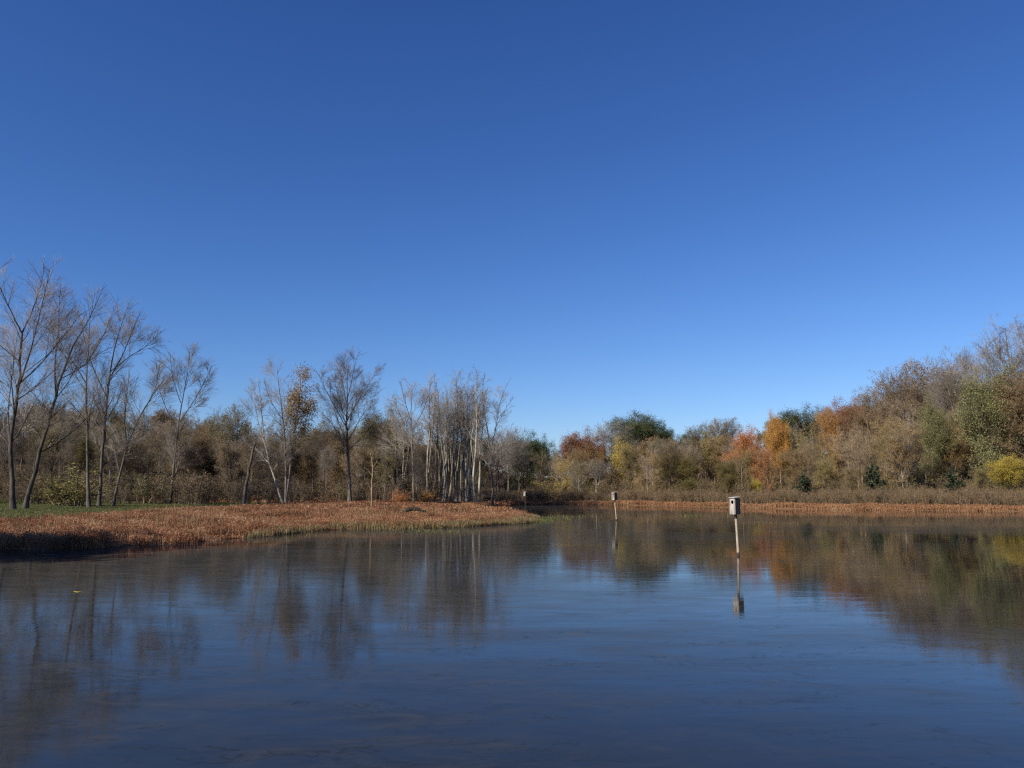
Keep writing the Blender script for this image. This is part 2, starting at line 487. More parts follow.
def forest_kind(seed, H=16, t0=.22, spread=.3, m1=22, leaf=None, dense=1.0, **kw):
    rng = np.random.default_rng(seed)
    prof = DOME(t0)
    limbs = [(straight(H * .97, rng), kw.get('r0', .2), .02)]
    for q in range(kw.get('fork', 0)):
        z = H * rng.uniform(.25, .45)
        a = rng.random() * 6.28; o = rng.uniform(.6, 1.)
        limbs.append(([(0, 0, z), (math.cos(a) * 1.3 * o, math.sin(a) * 1.3 * o, z + H * .18), (math.cos(a) * 2.4 * o, math.sin(a) * 2.4 * o, H * rng.uniform(.8, .95))], .1, .02))
    lv = [dict(m=m1, t0=t0, abs=H, ratio=spread, shape=prof, ang=kw.get('ang', 50), sd=12, rr=.5, n=5, w=.1, up=kw.get('up', .09), tip=.25, rmin=.02),
          dict(m=10, t0=.12, ratio=.48, ang=40, rr=.55, n=3, w=.1, up=.05, rmin=.012),
          dict(m=8, t0=.08, ratio=.58, ang=38, rr=.6, n=2, w=.09, up=.05, rmin=.008),
          dict(m=int(9 * dense), t0=.05, ratio=.8, ang=34, rr=.6, n=1, w=.08, up=.05, rmin=.0065, tip=.5)]
    return build_tree(seed, limbs, lv, leaf)


K = {}
for i, sd in enumerate((11, 12, 13)):
    K['bare%d' % i] = Kind('bare_tree', *forest_kind(sd, t0=(.25, .35, .3)[i], spread=(.27, .25, .27)[i], fork=i, m1=18), 16, 'grey')
for i, sd in enumerate((21, 22, 23)):
    K['thin%d' % i] = Kind('thin_leaved_tree', *forest_kind(sd, t0=(.12, .2, .08)[i], spread=(.29, .27, .31)[i], fork=(1, 2, 0)[i],
                           leaf=dict(n=2.2, s=.12, j=.16, clump=-.3, cs=1.6)), 16, 'tan', 'tan')
for i, sd in enumerate((31, 32)):
    K['full%d' % i] = Kind('leafy_tree', *forest_kind(sd, t0=(.12, .2)[i], spread=(.3, .33)[i], ang=58, dense=.67, fork=1 + i,
                           leaf=dict(n=6, s=.15, j=.36, clump=-.45, cs=1.5)), 16, 'dark', 'green')
# tree with leaves only in tufts at the ends of its upper boughs
K['tuft'] = Kind('tufted_tree', *forest_kind(41, t0=.35, spread=.3, ang=46, m1=20, dense=.67, fork=1,
                 leaf=dict(n=3.5, s=.15, j=.2, clump=.1, cs=.8, zmin=9.0, zsd=1.5)), 16, 'grey', 'brown')


def cedar():
    rng = np.random.default_rng(5)
    prof = lambda t: 1.0 - .9 * t
    lv = [dict(m=60, t0=.04, abs=10, ratio=.27, shape=prof, ang=70, sd=8, rr=.4, n=4, w=.06, up=.07, rmin=.012),
          dict(m=9, t0=.15, ratio=.35, ang=45, n=2, rmin=.008), dict(m=6, t0=.1, ratio=.5, ang=45, n=2, rmin=.006)]
    return build_tree(5, [(straight(10, rng, .0, .06), .16, .02)], lv, dict(n=6, s=.2, j=.1))


K['cedar'] = Kind('cedar_tree', *cedar(), 10, 'dark', 'cedar')


def shrub(seed, leaf, n=9, H=3):
    rng = np.random.default_rng(seed)
    limbs = []
    for i in range(n):
        a = rng.random() * 6.28; s = rng.uniform(.3, 1.1)
        limbs.append(([(math.cos(a) * .15, math.sin(a) * .15, 0), (math.cos(a) * s * .6, math.sin(a) * s * .6, H * .4),
                       (math.cos(a) * s * 1.3, math.sin(a) * s * 1.3, H * rng.uniform(.75, 1.))], .04, .008))
    lv = [dict(m=9, t0=.15, ratio=.35, ang=45, n=3, rr=.5, rmin=.008), dict(m=6, t0=.1, ratio=.5, ang=45, n=2, rmin=.006),
          dict(m=4, t0=.1, ratio=.6, ang=45, n=1, rmin=.005)]
    return build_tree(seed, limbs, lv, leaf, flare=1.0, k0=5)


K['shrub0'] = Kind('leafy_shrub', *shrub(51, dict(n=3.5, s=.085, j=.1, clump=-.5, cs=.6)), 3, 'tan', 'olive', 'stems', 'foliage')
K['shrub1'] = Kind('leafy_shrub', *shrub(52, dict(n=2.2, s=.085, j=.1, clump=-.2, cs=.5), 7), 3, 'tan', 'olive', 'stems', 'foliage')

# ------------------------------------------------------------------ traced single trees on the left bank
rngH = np.random.default_rng(77)
HERO_LV = lambda sc, m1=13, sp=.3, dense=1.0, up=.07, m2=8: [
    dict(m=m1, t0=.3, ratio=sp * 1.15, ang=37, sd=11, rr=.45, n=5, w=.07, up=.045, tip=.25, rmin=.02 * sc, shape=lambda t: 1.25 - .8 * t),
    dict(m=m2, t0=.08, ratio=.52, ang=32, rr=.55, n=3, w=.06, up=.05, rmin=.012, shape=lambda t: 1.1 - .5 * t),
    dict(m=7, t0=.05, ratio=.72, ang=28, rr=.6, n=2, w=.05, up=.04, rmin=.0075),
    dict(m=int(8 * dense), t0=.02, ratio=1.1, ang=24, rr=.6, n=1, w=.05, up=.03, rmin=.0048, tip=.5)]


def hero(name, label, D, base, stems, seed, lv, bark='grey', leaf=None, leafm=None, group=None, hv=None):
    """stems: list of (pixels [(u, v)...], r0, r1, depth lean).  The first starts at base."""
    u0, v0 = base
    X0 = (u0 - CX) / F * D
    X0, _ = unp(u0, v0, D)
    Z0 = gz1(X0, D)
    limbs = []
    for px, r0, r1, w in stems:
        r0, r1 = r0 * .85, r1 * .8
        p = []
        s0 = None
        for (u, v) in px:
            X, Z = unp(u, v, D)
            if s0 is None:
                s0 = (X, Z)
                y0 = w[0] if isinstance(w, tuple) else 0.
            ww = w[1] if isinstance(w, tuple) else w
            dist = math.hypot(X - s0[0], Z - s0[1])
            p.append((X - X0, y0 + ww * dist, Z - Z0))
        if v0 - px[0][1] < 6:
            p[0] = (p[0][0], p[0][1], 0.)
        limbs.append((p, r0, r1))
    gt, gc = build_tree(seed, limbs, lv, leafm)
    k = Kind(name, gt, gc, 1, bark, leaf)
    e = k.place(X0, D, Z0, k.top, 0, name, label, 'tree', group)
    if name == 'bare_tree':
        next(c for c in e.children if c.name.startswith('crown')).material_slots[0].material = BARK['finetwig']
    return e


G1 = 'tall bare trees on the left bank'
hero('bare_tree', 'tall bare tree forking low into wide limbs at the left edge of the photo', 66, (13, 510),
     [([(13, 510), (11, 470), (11, 440), (15, 410), (19, 383), (21, 355), (22, 330)], .24, .1, .0),
      ([(22, 332), (14, 308), (8, 286), (4, 262)], .08, .02, (0, -.3)),
      ([(22, 332), (28, 305), (30, 282), (29, 259)], .085, .02, (0, .35)),
      ([(19, 384), (33, 356), (42, 333), (52, 306), (64, 273)], .1, .02, (0, -.2)),
      ([(20, 382), (36, 362), (50, 338), (68, 306)], .085, .02, (0, .3)),
      ([(10, 446), (3, 425), (-4, 400), (-10, 350), (-14, 320)], .09, .02, (0, .4)),
      ], 101, HERO_LV(1, 11, .33), 'dark', group=G1)
hero('bare_tree', 'dark bare tree leaning right beside the leftmost tall tree', 72, (25, 509),
     [([(25, 509), (33, 475), (44, 435), (54, 400), (62, 372), (74, 342)], .25, .08, .0),
      ([(56, 396), (60, 365), (68, 340), (73, 315), (78, 295)], .09, .02, (0, -.3)),
      ([(74, 343), (84, 322), (92, 300), (96, 285)], .07, .02, (0, .2)),
      ([(60, 378), (74, 368), (88, 352), (104, 340)], .05, .015, (0, .4)),
      ([(46, 428), (34, 420), (20, 405)], .05, .015, (0, .3))], 102, HERO_LV(1, 11, .3), 'dark', group=G1)
hero('bare_tree', 'straight dark bare tree with a bough bent left over the leaning tree', 76, (89, 507),
     [([(89, 507), (88, 470), (87, 430), (86, 395), (87, 365), (89, 340), (90, 318)], .2, .03, .0),
      ([(86, 382), (76, 362), (66, 344), (58, 325)], .07, .015, (0, -.2)),
      ([(87, 362), (98, 335), (104, 312), (108, 292)], .07, .015, (0, .3)),
      ([(87, 428), (75, 420), (62, 420)], .05, .015, (0, -.3))], 103, HERO_LV(1, 11, .28), 'dark', group=G1)
hero('bare_tree', 'tall bare tree with a wide fan crown, third from the left leaning one', 80, (99, 506),
     [([(99, 506), (101, 470), (104, 430), (107, 398), (110, 372)], .22, .1, .0),
      ([(107, 396), (98, 370), (94, 345), (92, 318)], .08, .02, (0, -.3)),
      ([(110, 372), (112, 345), (118, 315), (122, 298)], .09, .02, (0, .2)),
      ([(109, 378), (122, 358), (133, 335), (144, 312)], .085, .02, (0, -.1)),
      ([(111, 370), (126, 352), (138, 342), (148, 325)], .06, .02, (0, .5)),
      ], 104, HERO_LV(1, 12, .33), 'dark', group=G1)
hero('bare_tree', 'shorter bare tree curving right out of the shrubs beside the fan crowned one', 84, (113, 506),
     [([(113, 506), (119, 475), (128, 442), (140, 415), (152, 396), (164, 378)], .18, .03, .0),
      ([(127, 446), (128, 420), (134, 395), (140, 375)], .1, .02, (0, -.3)),
      ([(140, 415), (150, 392), (154, 372), (158, 358)], .07, .02, (0, .3)),
      ([(119, 470), (108, 440), (104, 420)], .06, .02, (0, .3))], 105, HERO_LV(1, 10, .3), 'dark', group=G1)
hero('bare_tree', 'bare grey tree with an airy oval crown standing alone at the wood edge', 96, (170, 503),
     [([(170, 503), (173, 475), (176, 445), (179, 422)], .2, .12, .0),
      ([(178, 425), (182, 395), (186, 368), (187, 342)], .1, .02, (0, .1)),
      ([(178, 430), (168, 408), (162, 385), (163, 360)], .08, .02, (0, -.2)),
      ([(180, 420), (192, 398), (200, 378), (205, 362)], .08, .02, (0, .3)),
      ([(179, 424), (192, 408), (204, 402), (212, 388)], .06, .02, (0, -.4)),
      ([(181, 402), (176, 380), (176, 355)], .06, .02, (0, -.3))], 106, HERO_LV(1, 11, .3), 'grey', group=G1)

# dead broken trunk, leaning
DEAD_LV = lambda m=5: [dict(m=m, t0=.3, ratio=.16, ang=65, sd=15, rr=.3, n=3, w=.15, up=.0, rmin=.015),
                       dict(m=4, t0=.3, ratio=.4, ang=45, n=2, rmin=.01)]
hero('dead_tree', 'dark broken dead trunk leaning right at the grass edge', 84, (243, 506),
     [([(243, 506), (246, 485), (250, 462), (255, 441)], .26, .14, .0)], 107, DEAD_LV(7), 'dark', group='dead trunks on the left bank')
hero('bare_tree', 'pale slender tree leaning left with its foot beside the brown leaved tree', 86, (284, 506),
     [([(284, 506), (276, 482), (269, 460), (264, 440), (262, 415)], .14, .08, .0),
      ([(264, 442), (256, 418), (251, 395), (249, 378)], .07, .02, (0, .2)),
      ([(262, 418), (262, 396), (260, 380)], .06, .02, (0, -.2)),
      ([(268, 456), (258, 450), (250, 444)], .04, .01, (0, -.3))], 108, HERO_LV(1, 9, .26, .8), 'pale', group=G1)
hero('brown_leaved_tree', 'twin stemmed tree keeping brown leaves on its right stem between pale and big bare trees', 88, (286, 506),
     [([(286, 506), (286, 470), (285, 440), (283, 415), (279, 388), (277, 366)], .17, .03, .0),
      ([(286, 500), (290, 465), (293, 435), (296, 410), (299, 392), (299, 372)], .16, .03, (0, .05)),
      ([(284, 420), (272, 400), (268, 380)], .05, .02, (0, -.3)),
      ([(294, 430), (304, 412), (310, 402)], .05, .02, (0, -.3))], 109, HERO_LV(1, 11, .22), 'grey', 'tan',
     dict(n=8, s=.13, j=.3, zmin=8.6, zsd=1.3, box=(.2, 5), clump=-.1, cs=.8))
hero('bare_tree', 'big symmetrical bare tree with a wide round crown in the middle of the left bank', 92, (350, 504),
     [([(350, 504), (349, 470), (347, 440), (347, 410), (347, 385), (348, 366)], .27, .03, .0),
      ([(348, 448), (336, 430), (324, 414), (314, 405)], .07, .015, (0, .2)),
      ([(348, 440), (360, 420), (372, 402), (380, 392)], .07, .015, (0, -.2)),
      ([(347, 428), (336, 405), (326, 385), (320, 370)], .075, .015, (0, -.3)),
      ([(347, 420), (358, 395), (368, 376), (374, 362)], .075, .015, (0, .4)),
      ([(347, 405), (341, 380), (336, 360), (332, 356)], .07, .015, (0, .3)),
      ([(347, 400), (355, 375), (360, 358), (364, 354)], .07, .015, (0, -.4)),
      ([(347, 430), (345, 400), (342, 380)], .06, .015, (0, -.9)),
      ([(347, 430), (350, 405), (352, 385)], .06, .015, (0, .9))], 110, HERO_LV(1, 11, .28, 1.2), 'grey', group=G1)
hero('dead_tree', 'slim greyish tan dead snag with stubby branches standing in the rust coloured weeds', 68, (372, 509),
     [([(372, 509), (372, 485), (373, 468), (371, 452)], .12, .05, .0),
      ([(372, 474), (367, 468), (364, 466)], .03, .012, (0, .2)),
      ([(373, 466), (377, 461), (378, 456)], .03, .012, (0, -.3))], 111, DEAD_LV(9), 'tan', group='dead trunks on the left bank')
hero('bare_tree', 'bare tree with a drooping left limb just left of the dense trunk clump', 104, (414, 503),
     [([(414, 503), (413, 470), (412, 440), (411, 410), (412, 384)], .17, .03, .0),
      ([(412, 445), (402, 420), (393, 400), (388, 392)], .07, .015, (0, .2)),
      ([(412, 430), (422, 410), (428, 390), (430, 378)], .07, .015, (0, .3)),
      ([(411, 420), (405, 398), (402, 382)], .06, .015, (0, -.4))], 112, HERO_LV(1, 11, .26), 'grey', group=G1)
hero('bare_tree', 'bare tree with a crown spreading right at the right end of the trunk clump', 106, (493, 502),
     [([(493, 502), (492, 475), (491, 455), (488, 432), (484, 410)], .17, .08, .0),
      ([(491, 450), (496, 425), (500, 400), (506, 384)], .08, .02, (0, .2)),
      ([(484, 412), (482, 392), (485, 374)], .07, .02, (0, -.2)),
      ([(494, 430), (505, 410), (513, 398)], .05, .015, (0, -.4))], 113, HERO_LV(1, 11, .28), 'grey', group=G1)

# the clump of many pale upright trunks
CL = [(430, 372), (436, 388), (441, 368), (446, 380), (450, 370), (454, 392), (458, 366), (462, 376), (465, 396), (468, 368),
      (472, 384), (476, 372), (480, 366), (433, 400), (444, 396), (470, 402), (456, 400), (398, 392), (405, 410), (386, 412)]
ck = []
for i, sd in enumerate((61, 62, 63)):
    rr_ = np.random.default_rng(sd)
    prof = lambda t: 1.1 - .5 * t
    gt, gc = build_tree(sd, [(straight(17.5, rr_, .012 * (i - 1), .45), .19, .02), ([(0, 0, 4.5), (.7, .3 - .3 * i, 9), (1.6 - 1.4 * i, .5, 16)], .1, .02)],
                        [dict(m=20, t0=.48, ratio=.22, shape=lambda t: 1.4 - 1.05 * t, ang=32, sd=10, rr=.5, n=4, w=.09, up=.08, rmin=.016),
                         dict(m=8, t0=.12, ratio=.5, ang=34, n=3, rmin=.01), dict(m=6, t0=.1, ratio=.6, ang=34, n=2, rmin=.007), dict(m=5, t0=.1, ratio=.8, ang=32, n=1, rmin=.0055)])
    ck.append(Kind('slender_tree', gt, gc, 18, 'pale'))
for i, (u, v) in enumerate(CL):
    D = 104 + (i * 37 % 11) * .9
    X, Zt = unp(u, v, D); z = gz1(X, D)
    lab = ('slender pale trunk in the dense clump of upright bare trees' if 429 < u < 482 else
           {398: 'slender bare tree between the red bush and the drooping limbed tree',
            405: 'short slender bare tree beside the drooping limbed tree',
            386: 'slender bare tree just right of the grey dead snag'}[u])
    ck[i % 3].place(X, D, z, Zt - z, rngH.uniform(0, 6.28), 'slender_tree', lab, 'tree',
                    'dense clump of upright trunks' if 429 < u < 482 else None, bark='grey' if i % 3 == 1 else 'pale', wide=1.0)

# ------------------------------------------------------------------ woods
SKY = np.array([(-60, 380), (0, 392), (60, 390), (105, 400), (150, 402), (190, 400), (215, 418), (235, 412), (255, 422), (290, 418), (320, 416), (345, 420), (365, 418),
                (385, 412), (405, 425), (440, 428), (480, 428), (515, 432), (535, 438), (546, 447), (560, 442), (575, 432), (592, 436), (604, 440), (620, 432), (640, 424),
                (660, 424), (690, 430), (720, 426), (745, 424), (775, 416), (800, 410), (830, 406), (850, 398), (870, 388), (900, 380), (930, 376), (960, 374),
                (990, 368), (1024, 355), (1090, 330)], float)
rngW = np.random.default_rng(2024)


def put(kind, u, v, D, name, label, cat='tree', group=None, leaf=None, bark=None, wide=1.0, minh=0):
    X, Zt = unp(u, v, D); z = gz1(X, D)
    if sdf(np.array([X]), np.array([D]))[0] < 1.5:
        print('IN WATER', name, u, D)
    return K[kind].place(X, D, z, max(Zt - z, minh), rngW.uniform(0, 6.28), name, label, cat, group, leaf=leaf, bark=bark, wide=wide)


# single trees that stand out by colour or outline
FEAT = [
    ('thin2', 822, 436, 124, 'thin_leaved_tree', 'tan twiggy tree under the golden crown beside the rust orange skyline crown', 'tan', 1.2),
    ('full1', 380, 409, 118, 'leafy_tree', 'round dark olive crown rising behind the grey dead snag', 'olive', 1.0),
    ('tuft', 237, 404, 118, 'tufted_tree', 'tree with arched olive leafy top left of the leaning broken trunk', 'olive', 1.0),
    ('tuft', 213, 414, 130, 'tufted_tree', 'small tufted treetop just left of the arched leafy one', 'olive', .7),
    ('full0', 447, 432, 135, 'leafy_tree', 'dark green crown showing through the left of the trunk clump', 'green', 1.0),
    ('full1', 474, 430, 140, 'leafy_tree', 'dark green crown showing through the right of the trunk clump', 'green', 1.0),
    ('full0', 523, 431, 138, 'leafy_tree', 'dark green crown just right of the tree with the spreading crown', 'green', 1.1),
    ('full1', 538, 436, 150, 'leafy_tree', 'dark green crown beside the notch in the treeline', 'green', .9),
    ('bare2', 508, 424, 125, 'bare_tree', 'low bare tree in front of the dark green crowns near the inlet', None, 1.1),
    ('full1', 578, 429, 150, 'leafy_tree', 'dark red leaved tree behind the yellow one', 'rust', 1.2),
    ('full0', 596, 440, 156, 'leafy_tree', 'small rust red tree at the right of the dark red crown', 'rust', .9),
    ('thin2', 562, 455, 126, 'leafy_tree', 'low yellow tree at the far shore in front of the dark red crown', 'yellow', 1.2),
    ('bare1', 609, 418, 170, 'bare_tree', 'bare treetop just left of the big dark green crown', None, 1.3),
    ('full1', 640, 411, 182, 'leafy_tree', 'big dark green oak crown standing above the far treeline', 'green', 1.5),
    ('full0', 622, 431, 190, 'leafy_tree', 'dark green crown at the left shoulder of the big oak', 'green', 1.0),
    ('full1', 663, 424, 190, 'leafy_tree', 'dark green crown at the right shoulder of the big oak', 'green', 1.2),
    ('full0', 686, 430, 185, 'leafy_tree', 'low dark green crown second right of the big oak', 'green', 1.2),
    ('full0', 620, 437, 150, 'leafy_tree', 'small golden tree below the left shoulder of the big oak', 'yellow', .8),
    ('full0', 712, 430, 150, 'leafy_tree', 'tree with a small yellow crown midway between big oak and orange trees', 'yellowgreen', .8),
    ('tuft', 697, 424, 165, 'tufted_tree', 'tufted olive treetop right of the low dark green crown', 'olive', 1.),
    ('tuft', 717, 418, 165, 'tufted_tree', 'tufted brown treetop above the small yellow crown', 'brown', 1.),
    ('tuft', 727, 417, 168, 'tufted_tree', 'tufted brown treetop left of the bare tops by the orange trees', 'brown', .9),
    ('full0', 748, 425, 126, 'leafy_tree', 'bright orange tree, left one of the two tall orange crowns', 'redorange', .85),
    ('full1', 774, 413, 134, 'leafy_tree', 'golden orange tree, right one of the two tall orange crowns', 'orange', .58),
    ('thin0', 766, 446, 115, 'leafy_tree', 'lower red orange tree in front of the two tall orange crowns', 'redorange', .95),
    ('thin2', 741, 442, 116, 'leafy_tree', 'yellow green tree at the foot of the left orange crown', 'yellowgreen', .85),
    ('full1', 755, 478, 108, 'leafy_tree', 'small yellow tree at the shore below the orange trees', 'yellow', .9),
    ('full1', 796, 406, 150, 'leafy_tree', 'dark green crown right above the golden orange tree', 'green', 1.2),
    ('full0', 780, 412, 160, 'leafy_tree', 'dark olive crown behind the golden orange tree', 'olive', 1.1),
    ('tuft', 826, 405, 150, 'tufted_tree', 'thin tufted treetop between dark green and rust orange crowns', 'olive', 1.),
    ('full0', 843, 398, 134, 'leafy_tree', 'rust orange crown on the skyline of the right wood', 'rust', .85),
    ('thin1', 831, 406, 130, 'leafy_tree', 'golden orange crown beside the rust orange skyline crown', 'orange', .6),
    ('full0', 853, 397, 145, 'leafy_tree', 'dark red brown crown right of the rust orange skyline crown', 'rust', .9),
    ('tuft', 896, 365, 132, 'tufted_tree', 'left of two tall trees with dark brown tufts on the skyline', 'brown', .9),
    ('tuft', 925, 355, 130, 'tufted_tree', 'right of two tall trees with dark brown tufts on the skyline', 'brown', 1.0),
    ('tuft', 864, 384, 140, 'tufted_tree', 'small dark tufted treetop left of the two tall tufted trees', 'brown', .8),
    ('tuft', 940, 372, 128, 'tufted_tree', 'lower tufted tree just right of the tallest tufted one', 'brown', .8),
    ('bare2', 962, 345, 122, 'bare_tree', 'tall thin bare treetop between tufted trees and silver green tree', None, .9),
    ('bare1', 948, 358, 130, 'bare_tree', 'bare treetop right behind the tallest tufted tree', None, .8),
    ('full0', 986, 364, 102, 'leafy_tree', 'large silver green leaved tree near the right edge', 'silver', .85),
    ('bare0', 1008, 312, 112, 'bare_tree', 'very tall bare tree behind the silver green one at the right edge', None, 1.3),
    ('bare1', 1024, 316, 106, 'bare_tree', 'very tall bare twiggy tree cut by the right edge of the photo', None, 1.2),
    ('thin1', 1020, 362, 100, 'thin_leaved_tree', 'brown thin leaved tree at the right edge beside the silver green one', 'brown', 1.1),
    ('thin1', 978, 466, 92, 'leafy_tree', 'yellow tree at the foot of the silver green tree', 'yellowgreen', 1.),
    ('full1', 1010, 454, 92, 'leafy_tree', 'yellow green tree at the right edge above the brush', 'yellow', 1.3),
    ('full0', 928, 395, 108, 'leafy_tree', 'pale green leaved tree below the tallest tufted tree', 'silver', .5),
    ('cedar', 873, 457, 96, 'cedar_tree', 'dark green cedar at the brush edge in the right wood', None, 1.1),
    ('cedar', 803, 470, 102, 'cedar_tree', 'low dark green cedar left of the yellow olive tree', None, 1.6),
    ('cedar', 952, 462, 94, 'cedar_tree', 'dark narrow cedar left of the yellow tree', None, 1.2),
    ('thin1', 824, 455, 104, 'leafy_tree', 'yellow olive tree between the low cedar and the brush edge cedar', 'yellowgreen', 1.),
    ('thin0', 849, 466, 100, 'leafy_tree', 'low olive tree immediately left of the brush edge cedar', 'olive', 1.1),
    ('full0', 690, 478, 118, 'leafy_tree', 'small bright green tree at the far shore below the yellow crown', 'olive', 1.5),
]
for kd, u, v, D, nm, lab, lf, wd in FEAT:
    put(kd, u, v, D, nm, lab, leaf=lf, wide=wd, bark=None)

SHR = [
    ('shrub0', 78, 462, 82, 'yellow green shrub behind the straight dark trunks on the left', 'yellowgreen', 2.2),
    ('shrub0', 60, 475, 84, 'olive shrub left of the yellow green shrub', 'olive', 2.0),
    ('shrub0', 400, 487, 92, 'bright red bush at the foot of the trees left of the trunk clump', 'redorange', 1.6),
    ('shrub0', 427, 485, 98, 'orange tan bush against the left side of the trunk clump', 'orange', 1.5),
    ('shrub1', 148, 470, 92, 'dark olive shrub at the foot of the tree curving right', 'green', 2.0),
    ('shrub1', 208, 472, 100, 'dark olive shrub right of the airy oval tree', 'green', 2.4),
    ('shrub0', 345, 484, 104, 'small yellow shrub behind the big symmetrical bare tree', 'yellowgreen', 1.6),
    ('shrub1', 548, 478, 122, 'low yellow bush under the yellow tree at the far shore', 'yellow', 1.4),
    ('shrub0', 590, 484, 124, 'small orange yellow bush right of the yellow tree', 'yellow', 1.0),
]
for kd, u, v, D, lab, lf, wd in SHR:
    put(kd, u, v, D, 'leafy_shrub', lab, 'shrub', leaf=lf, wide=wd)

ZN = [(-60, 'behind the tallest left trees'), (130, 'by the airy oval crown'), (215, 'behind the broken trunk'),
      (300, 'behind the big round crown'), (385, 'behind the dense trunk clump'), (500, 'by the notch in the treeline'),
      (560, 'left of the big oak'), (610, 'below the big oak'), (670, 'right of the big oak'),
      (740, 'around the two orange crowns'), (790, 'below the rust orange crown'), (860, 'below the tall tufted trees'), (950, 'around the silver green tree')]
KN = {'bare': ('bare_tree', 'bare grey tree'), 'thin': ('thin_leaved_tree', 'thin crowned tree'), 'full': ('leafy_tree', 'leafy tree')}
CW = {'tan': 'tan', 'olive': 'olive', 'brown': 'brown', 'green': 'dark green', 'yellowgreen': 'yellow green', 'rust': 'rust red', 'orange': 'orange', 'silver': 'pale green', None: ''}


def zone(u):
    z = ZN[0][1]
    for a, s in ZN:
        if u >= a: z = s
    return z


def wood(rows, u0, u1, step, pick, lowfac, front):
    for ri, D in enumerate(rows):
        u = u0 + rngW.uniform(0, step)
        while u < u1:
            d = D + rngW.uniform(-4, 4)
            vs = np.interp(u, SKY[:, 0], SKY[:, 1]) + abs(rngW.normal(0, 5)) + 2
            f = lowfac[ri] * rngW.uniform(.85, 1.02)
            v = HORIZON - (HORIZON - vs) * min(f, 1)
            X, Zt = unp(u, v, d)
            hidden = any(abs(u - q[1]) < 13 and d < q[3] + 3 for q in FEAT if q[6] in ('orange', 'redorange', 'yellow', 'yellowgreen', 'silver'))
            if sdf(np.array([X]), np.array([d]))[0] > 4 and not hidden:
                base, lf, bk = pick(u, ri)
                kd = base + str(rngW.integers(0, 2 if base == 'full' else 3))
                nm, lb = KN[base]
                where = 'at the wood front' if ri < front else 'deep in the wood'
                lab = ('%s %s %s %s' % (CW[lf] if base != 'bare' else '', lb, where, zone(u))).strip()
                z = gz1(X, d)
                K[kd].place(X, d, z, max(Zt - z, 6), rngW.uniform(0, 6.28), nm, lab, 'tree',
                            '%s %ss %s' % (CW[lf] if base != 'bare' else 'bare', nm.replace('_', ' '), zone(u)), leaf=lf, bark=bk, wide=rngW.uniform(.85, 1.2))
            u += step * rngW.uniform(.75, 1.25)


def pickL(u, r):
    q = rngW.random()
    if q < .5: return 'bare', None, rngW.choice(['grey', 'dark', 'dark', 'tan'])
    if q < .86: return 'thin', rngW.choice(['brown', 'olive', 'brown', 'olive']), rngW.choice(['grey', 'dark', 'dark'])
    return 'full', rngW.choice(['olive', 'brown', 'brown']), 'dark'


def pickR(u, r):
    q = rngW.random()
    if q < .33: return 'bare', None, rngW.choice(['tan', 'tan', 'pale'])
    if q < .9: return 'thin', rngW.choice(['tan', 'brown', 'olive', 'tan', 'tan', 'yellowgreen']), rngW.choice(['tan', 'tan', 'pale'])
    return 'full', rngW.choice(['olive', 'brown', 'tan', 'olive', 'yellowgreen' if u > 700 else 'brown']), 'tan'


wood((104, 116, 130, 148), -30, 548, 21, pickL, (.72, .85, .95, 1.0), 2)
wood((124, 134, 148, 166), 548, 740, 19, pickR, (.72, .85, .95, 1.0), 2)
wood((106, 116, 128, 144), 725, 1060, 22, pickR, (.66, .8, .93, 1.0), 2)

# off frame to the left: the trees whose shade lies on the near end of the bank
for (x, y, h, w_) in ((-31.5, 15.2, 19, 1.5), (-33.8, 14.2, 19.5, 1.6), (-31, 18.3, 12, 1.3), (-34.5, 17, 18, 1.3)):
    K['cedar'].place(x, y, gz1(x, y), h, x, 'cedar_tree', 'tall cedar on the shore left of the photo', 'tree', 'trees left of the photo', wide=w_)


# far woodland mass on the hills behind
def mass(name, label, base_kinds, spots, mats):
    Vs, Qs, Ms, n = [], [], [], 0
    for (x, y, z, h, a, k, w) in spots:
        V, Q, M = base_kinds[k]
        c, s = math.cos(a), math.sin(a)
        W = V * (h * w, h * w, h)
        W = np.stack([W[:, 0] * c - W[:, 1] * s + x, W[:, 0] * s + W[:, 1] * c + y, W[:, 2] + z], 1)
        Vs.append(W); Qs.append(Q + n); Ms.append(M); n += len(V)
    me = mk_mesh(name, np.concatenate(Vs), np.concatenate(Qs), np.concatenate(Ms), mats=mats)
    o = bpy.data.objects.new(name, me); col.objects.link(o)
    o['kind'] = 'stuff'; o['label'] = label
    return o


def unit(gs, m_leaf=1):
    out = []
    for gt, gc in gs:
        g = Geo()
        for q, off in ((gt, 0), (gc, 0)):
            V, Q, M, S = q.arrays(); g.V.append(V); g.Q.append(Q + g.n); g.M.append(M); g.n += len(V)
        V, Q, M = np.concatenate(g.V), np.concatenate(g.Q), np.concatenate(g.M)
        out.append((V / V[:, 2].max(), Q, M))
    return out


def lowtree(seed, lf):
    rng = np.random.default_rng(seed)
    return build_tree(seed, [(straight(15, rng), .16, .03)],
                      [dict(m=16, t0=.15, ratio=.28, ang=48, n=3, up=.08, rmin=.03), dict(m=7, t0=.15, ratio=.45, n=2, rmin=.018),
                       dict(m=6, t0=.1, ratio=.5, n=1, rmin=.012)], dict(n=lf, s=.34, j=.25), k0=4)


